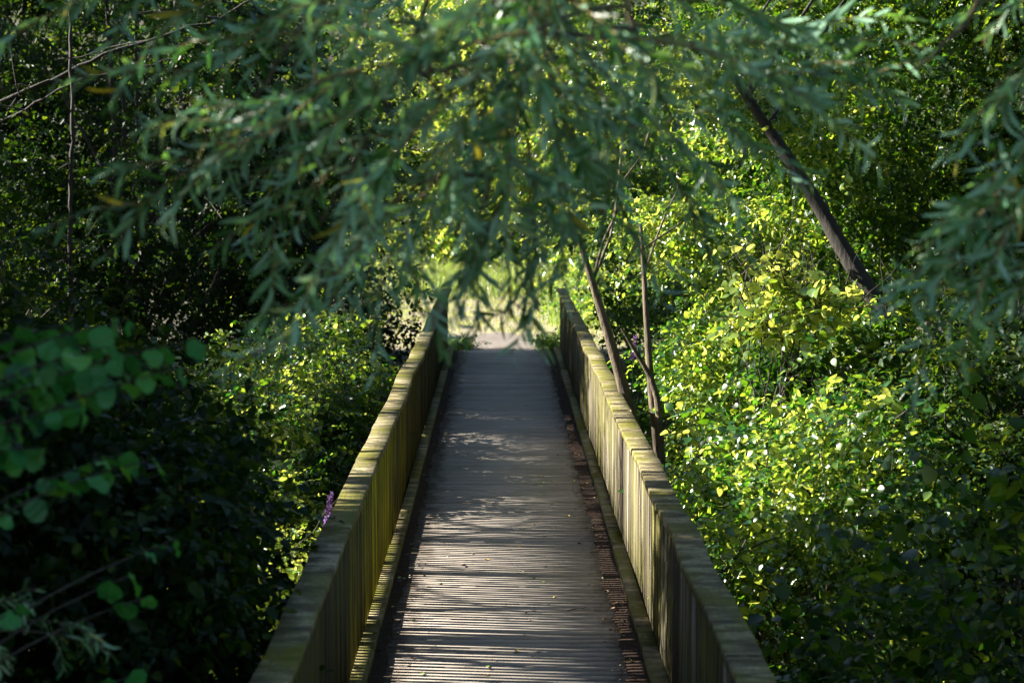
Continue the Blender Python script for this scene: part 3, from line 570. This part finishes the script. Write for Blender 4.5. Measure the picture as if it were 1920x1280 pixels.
# ---- hazel sprig with big round leaves hanging in from the left, close to the camera
hz = empty('lime_sapling', (-2.3, 6.0, z0(-2.3, 6.0)), 'big round green leaves hanging in from the left edge, close and blurred', 'sapling')
tb = MB(); lv = MB(); st = np.array([-2.3, 6.0, z0(-2.3, 6.0)])
tb.tube([st, st + [.05, 0, 1], st + [.1, .05, 2.0], st + [.0, .0, 3.0]], [.045, .035, .028, .02], 8)
ends = [(350, 640, 6.3, 2.0), (330, 690, 6.1, 1.85), (240, 600, 6.5, 2.1), (120, 610, 6.6, 2.1), (150, 760, 6.0, 1.9), (75, 840, 6.1, 1.9), (260, 700, 6.4, 2.0), (60, 700, 6.3, 2.0), (200, 650, 6.0, 2.0), (120, 680, 6.3, 1.9),
        (285, 860, 6.7, 1.6), (230, 850, 6.8, 1.6), (270, 1120, 7.0, 1.1), (240, 1080, 7.0, 1.1), (330, 1010, 7.2, 1.2), (30, 1140, 6.6, 1.0), (240, 1270, 7.1, .9)]
for (px_, py_, D, zb) in ends:
    e = np.array(at(px_, py_, D)); s_ = np.array([-2.24, 6.02, zb + z0(-2.3, 6.0) * .6]); v = np.linspace(0, 1, 9)[:, None]
    Q = s_ + (e - s_) * v + np.array([0, 0, .12]) * np.sin(v * np.pi); tb.tube(Q, .007 * (1 - .8 * v[:, 0]) + .001, 5)
    n_ = 11 if py_ < 900 else 3
    for k in range(n_):
        u = 1 - .045 * k - (.0 if k == 0 else rng.random() * .02); c = s_ + (e - s_) * u + np.array([0, 0, .12]) * math.sin(u * math.pi); L2 = rng.uniform(.055, .098)
        V, qd, tr_ = leaf_geo(L2, L2 * rng.uniform(.85, 1.02), 9, rng.uniform(0, .4), rng.uniform(-.15, .5), .85, .5); V = V + np.stack([0 * V[:, 0], 0 * V[:, 0], .006 * np.sin(V[:, 0] * 160 + k) * np.abs(V[:, 1]) / L2 * 2.5], -1); yaw = math.atan2(e[1] - s_[1], e[0] - s_[0]) + (1 if k % 2 else -1) * rng.uniform(.4, 1.2) * (k > 0)
        lv.add(V @ rotm(yaw, rng.normal(-.65, .35), rng.normal(0, .6)).T + c, qd, tr_, tint=float(rng.beta(2, 2.5)))
tb.build('stem', M['bark_dark'], hz, smooth=True); lv.build('foliage', M['leaf_hazel'], hz, smooth=True)
# ---- willow hanging over the near end
TB = np.array([-2.75, 3.6, z0(-2.75, 3.6)])
wl = empty('willow_tree', tuple(TB), 'silvery narrow leaved willow hanging over the bridge, close and blurred', 'tree')
wb = MB(); u = np.linspace(0, 1, 16)[:, None]
trunk = TB + np.array([.5, .6, 3.9]) * u + np.array([.12, 0, 0]) * np.sin(u * 5); wb.tube(trunk, .17 * (1 - .45 * u[:, 0]), 12, rough=.05)
tw = MB(); wv = MB()
WL = [leaf_geo(.105, .0175, 6, .25, d_, .9) for d_ in (.05, .2, .38, .5)]
def bez(a, b, c, n): t_ = np.linspace(0, 1, n)[:, None]; return (1 - t_) ** 2 * a + 2 * t_ * (1 - t_) * b + t_ * t_ * c
def shoot(P, leaves, r0, lsc=1.0):
    """a willow shoot with alternate narrow leaves along P"""
    sh_ = rng.uniform(.0, .8)
    tw.tube(P, r0 * (1 - .8 * np.linspace(0, 1, len(P))) + .0006, 5)
    for k in range(leaves):
        u_ = (k + .5 + rng.uniform(-.2, .2)) / leaves * .96 + .04; f = u_ * (len(P) - 1); a = min(int(f), len(P) - 2); c = P[a] + (P[a + 1] - P[a]) * (f - a); d_ = P[a + 1] - P[a]; d_ = d_ / np.linalg.norm(d_)
        ph = k * 2.4 + rng.normal(0, .4); sd = np.cross(d_, [0.3, .2, 1]); sd /= np.linalg.norm(sd); s2 = np.cross(d_, sd); side = sd * math.cos(ph) + s2 * math.sin(ph)
        op = rng.uniform(.35, 1.0) * (1 - .5 * max(0, u_ - .6)); ld_ = d_ * math.cos(op) + side * math.sin(op) + np.array([0, 0, -.14]); ld_ /= np.linalg.norm(ld_)
        nm_ = d_ - ld_ * (d_ @ ld_) + np.array([0, 0, .35]) + rng.normal(0, .35, 3); yv = np.cross(nm_, ld_); yv /= np.linalg.norm(yv) + 1e-9; zv = np.cross(ld_, yv)
        V, qd, tr_ = WL[rng.integers(0, 4)]; s_ = lsc * rng.uniform(.6, 1.15) * (1 - .45 * max(0, u_ - .75) / .25)
        tn_ = float(np.clip(rng.normal(sh_ + .25 * max(0, u_ - .6), .2), 0, .92)) if rng.random() > .025 else 1.0
        wv.add((V * s_) @ np.stack([ld_, yv, zv]) + c, qd, tr_, tint=tn_)
def limb(root, mid, tip, nsub, r0, sub_len=(.22, .45), bare=.25, lsc=1.0):
    P = bez(np.array(root), np.array(mid), np.array(tip), 18); wb2 = P
    tw.tube(P, r0 * (1 - .85 * np.linspace(0, 1, 18)) + .001, 6)
    shoot(P[11:], int(np.linalg.norm(P[-1] - P[11]) / .02) + 6, .002, lsc)
    for k in range(nsub):
        u_ = bare + (1 - bare) * (k + rng.random()) / nsub; a = min(int(u_ * 17), 16); s_ = P[a]; d_ = P[a + 1] - P[a]; d_ /= np.linalg.norm(d_)
        ln = rng.uniform(*sub_len); e = d_ * .9 + rng.normal(0, .5, 3) + np.array([0, 0, -.02]); e /= np.linalg.norm(e); tip_ = s_ + e * ln + np.array([0, 0, -.05 * ln])
        Q = bez(s_, s_ + e * ln * .55 + np.array([0, 0, .03]), tip_, 8); shoot(Q, int(ln / .019), .0032, lsc)
hub = np.array([.0, 5.9, 4.75])
arch = bez(trunk[-1], np.array([-1.6, 4.9, 6.0]), hub, 14); wb.tube(arch, .09 - .05 * np.linspace(0, 1, 14), 9, rough=.04)
arch2 = bez(hub, np.array([1.0, 6.2, 4.9]), np.array([2.2, 6.6, 4.6]), 12); wb.tube(arch2, .04 - .02 * np.linspace(0, 1, 12), 8, rough=.04)
arch3 = bez(arch[7], np.array([-.8, 6.6, 5.2]), np.array([-.6, 7.6, 5.0]), 12); wb.tube(arch3, .04 - .02 * np.linspace(0, 1, 12), 8, rough=.04)
A = [arch, arch2, arch3]
def prim(pts, D):
    P = np.array([tuple(at(px_, py_, D + dd)) for px_, py_, dd in pts]); u_ = np.linspace(0, 1, len(P)); v_ = np.linspace(0, 1, 16); Q = np.stack([np.interp(v_, u_, P[:, k]) for k in range(3)], -1)
    AA = np.concatenate(A[:3]); nr = AA[np.argmin(((AA - Q[0]) ** 2).sum(1))]; wb.tube(bez(nr, (nr + Q[0]) / 2 + [0, 0, .1], Q[0], 8), np.linspace(.02, .013, 8), 7)
    wb.tube(Q + rng.normal(0, .004, Q.shape), .012 * (1 - .75 * v_), 6); A.append(Q)
for pts in [[(900, -260, 0), (760, 120, 0), (650, 330, 0), (600, 420, 0)], [(980, -260, .3), (990, 150, .3), (900, 400, .3)], [(1080, -260, 0), (1200, 80, 0), (1270, 250, 0)], [(800, -260, .3), (560, 60, .3), (440, 240, .3)],
            [(1960, -200, 0), (1800, 60, 0), (1700, 140, 0)], [(2060, 60, 0), (1930, 380, 0), (1820, 560, 0)], [(1500, -260, .3), (1480, 20, .3)], [(500, -260, .3), (400, 0, .3)]]: prim(pts, 6.1)
AP = np.concatenate(A)
def L_(tipx, tipy, D, hx, hy, n=9, ln=400, **k):
    tip = np.array(at(tipx, tipy, D)); v_ = Vector((hx - tipx, hy - tipy)); v_ = v_.normalized() * ln * rng.uniform(.8, 1.25)
    st_ = np.array(at(tipx + v_.x, tipy + v_.y, D + rng.uniform(-.15, .15))); mid = (st_ * .5 + tip * .5) + np.array([0, 0, .05 + .12 * abs(tip[0] - st_[0])])
    nr = AP[np.argmin(((AP - st_) ** 2).sum(1) + 4 * np.maximum(0, st_[2] - AP[:, 2]))]; wb.tube(bez(nr, (nr + st_) / 2 + [0, 0, .04], st_, 6), [.009, .0085, .008, .0075, .007, .006], 6)
    limb(st_, mid, tip, n, .0055, **k)
# (tip x, tip y, distance, start x) of each hanging limb
for a in [(245, 400, 6.0, 620), (470, 470, 6.2, 640), (520, 690, 6.3, 800), (600, 600, 6.6, 760), (690, 570, 6.0, 830), (380, 330, 6.5, 560), (430, 250, 5.8, 640), (330, 150, 6.4, 520),
          (640, 420, 5.7, 760), (760, 480, 6.3, 860), (850, 450, 6.8, 900), (920, 480, 6.3, 900), (700, 330, 6.0, 800), (830, 300, 5.6, 850), (950, 330, 5.9, 930), (1060, 440, 6.4, 1000), (1010, 230, 5.7, 950),
          (1130, 420, 6.6, 1040), (1210, 490, 6.7, 1080), (1350, 370, 6.3, 1100), (1240, 250, 6.0, 1050), (1545, 200, 6.0, 1160), (1400, 160, 6.5, 1120), (1330, 430, 6.9, 1130), (560, 180, 6.8, 680), (1180, 130, 5.6, 1060), (740, 150, 5.5, 800), (900, 160, 6.6, 900),
          (280, 60, 6.2, 470), (420, 90, 5.9, 1), (520, 40, 6.6, 1), (640, 60, 5.8, 1), (1060, 60, 6.8, 1), (1300, 30, 6.0, 1), (1480, 70, 6.4, 1240), (1600, 110, 6.8, 1420), (1650, 190, 6.6, 1780), (1420, 290, 7.0, 1200), (500, 350, 7.0, 640), (600, 260, 5.6, 740), (1080, 300, 7.0, 1000), (120, 20, 6.4, 380)]:
    L_(*a[:3], 1000, min(60, a[1] - 150), n=5, ln=430)
L_(960, 600, 7.0, 900, -250, n=2, ln=330); L_(890, 545, 6.8, 1000, -250, n=3, ln=330); L_(1010, 530, 6.9, 950, -250, n=4, ln=330); L_(950, 500, 6.5, 950, -250, n=5, ln=330); L_(1060, 500, 6.6, 1000, -250, n=4, ln=330)
for a in [(1700, 700, 6.0, 1960), (1790, 690, 5.8, 1990), (1890, 820, 5.9, 1985), (1730, 610, 6.3, 1980), (1850, 560, 6.0, 1990), (1830, 330, 6.1, 1960), (1760, 160, 6.4, 1900), (1880, 420, 5.8, 2000), (1900, 210, 6.2, 1990), (1800, 60, 6.0, 1900), (1910, 640, 6.2, 2010), (1700, 30, 6.2, 1780)]:
    L_(a[0] + 35, a[1] - 120, a[2], 2180, -80, n=4, ln=290)
n_ = 3600; P = np.stack([rng.uniform(-3.8, 3.4, n_), rng.uniform(-3.5, 6.5, n_), rng.uniform(4.9, 7.6, n_)], -1); P = P[airy(P * .5, -.1) & (P[:, 2] > 4.35 + np.maximum(0, P[:, 1]) * .085)]
scatter(wv, P, 'narrow', scale=(.9, 1.4), pitch=(-.6, .3))  # unseen upper foliage, added to hold skylight off the leaves below
wb.build('trunk', M['bark'], wl, smooth=True); tw.build('twigs', M['twig'], wl, smooth=True); wv.build('crown', M['leaf_willow'], wl, smooth=True)

# a low sallow bush in the dark lower left corner
WS = np.array([-2.5, 7.0, z0(-2.5, 7.0)]); sal = empty('sallow_bush', tuple(WS), 'narrow leaved sallow shoots in the dark bottom left corner', 'bush')
wb = MB(); tw = MB(); wv = MB(); st = bez(WS - [0, 0, .1], WS + [.1, 0, 1.0], WS + [.45, 0, 2.0], 10); tw.tube(st, .03 - .002 * np.arange(10), 7)
for tx, ty, D in [(170, 1180, 7.0), (60, 1130, 6.9), (195, 1215, 7.1), (20, 1240, 7.0)]:
    e = np.array(at(tx, ty, D)); s_ = st[-2]; limb(s_, (s_ + e) / 2 + [0, 0, .12], e, 2, .005, sub_len=(.12, .2), bare=.7, lsc=.7)
tw.build('stem', M['bark'], sal, smooth=True); wv.build('foliage', M['leaf_willow'], sal, smooth=True)
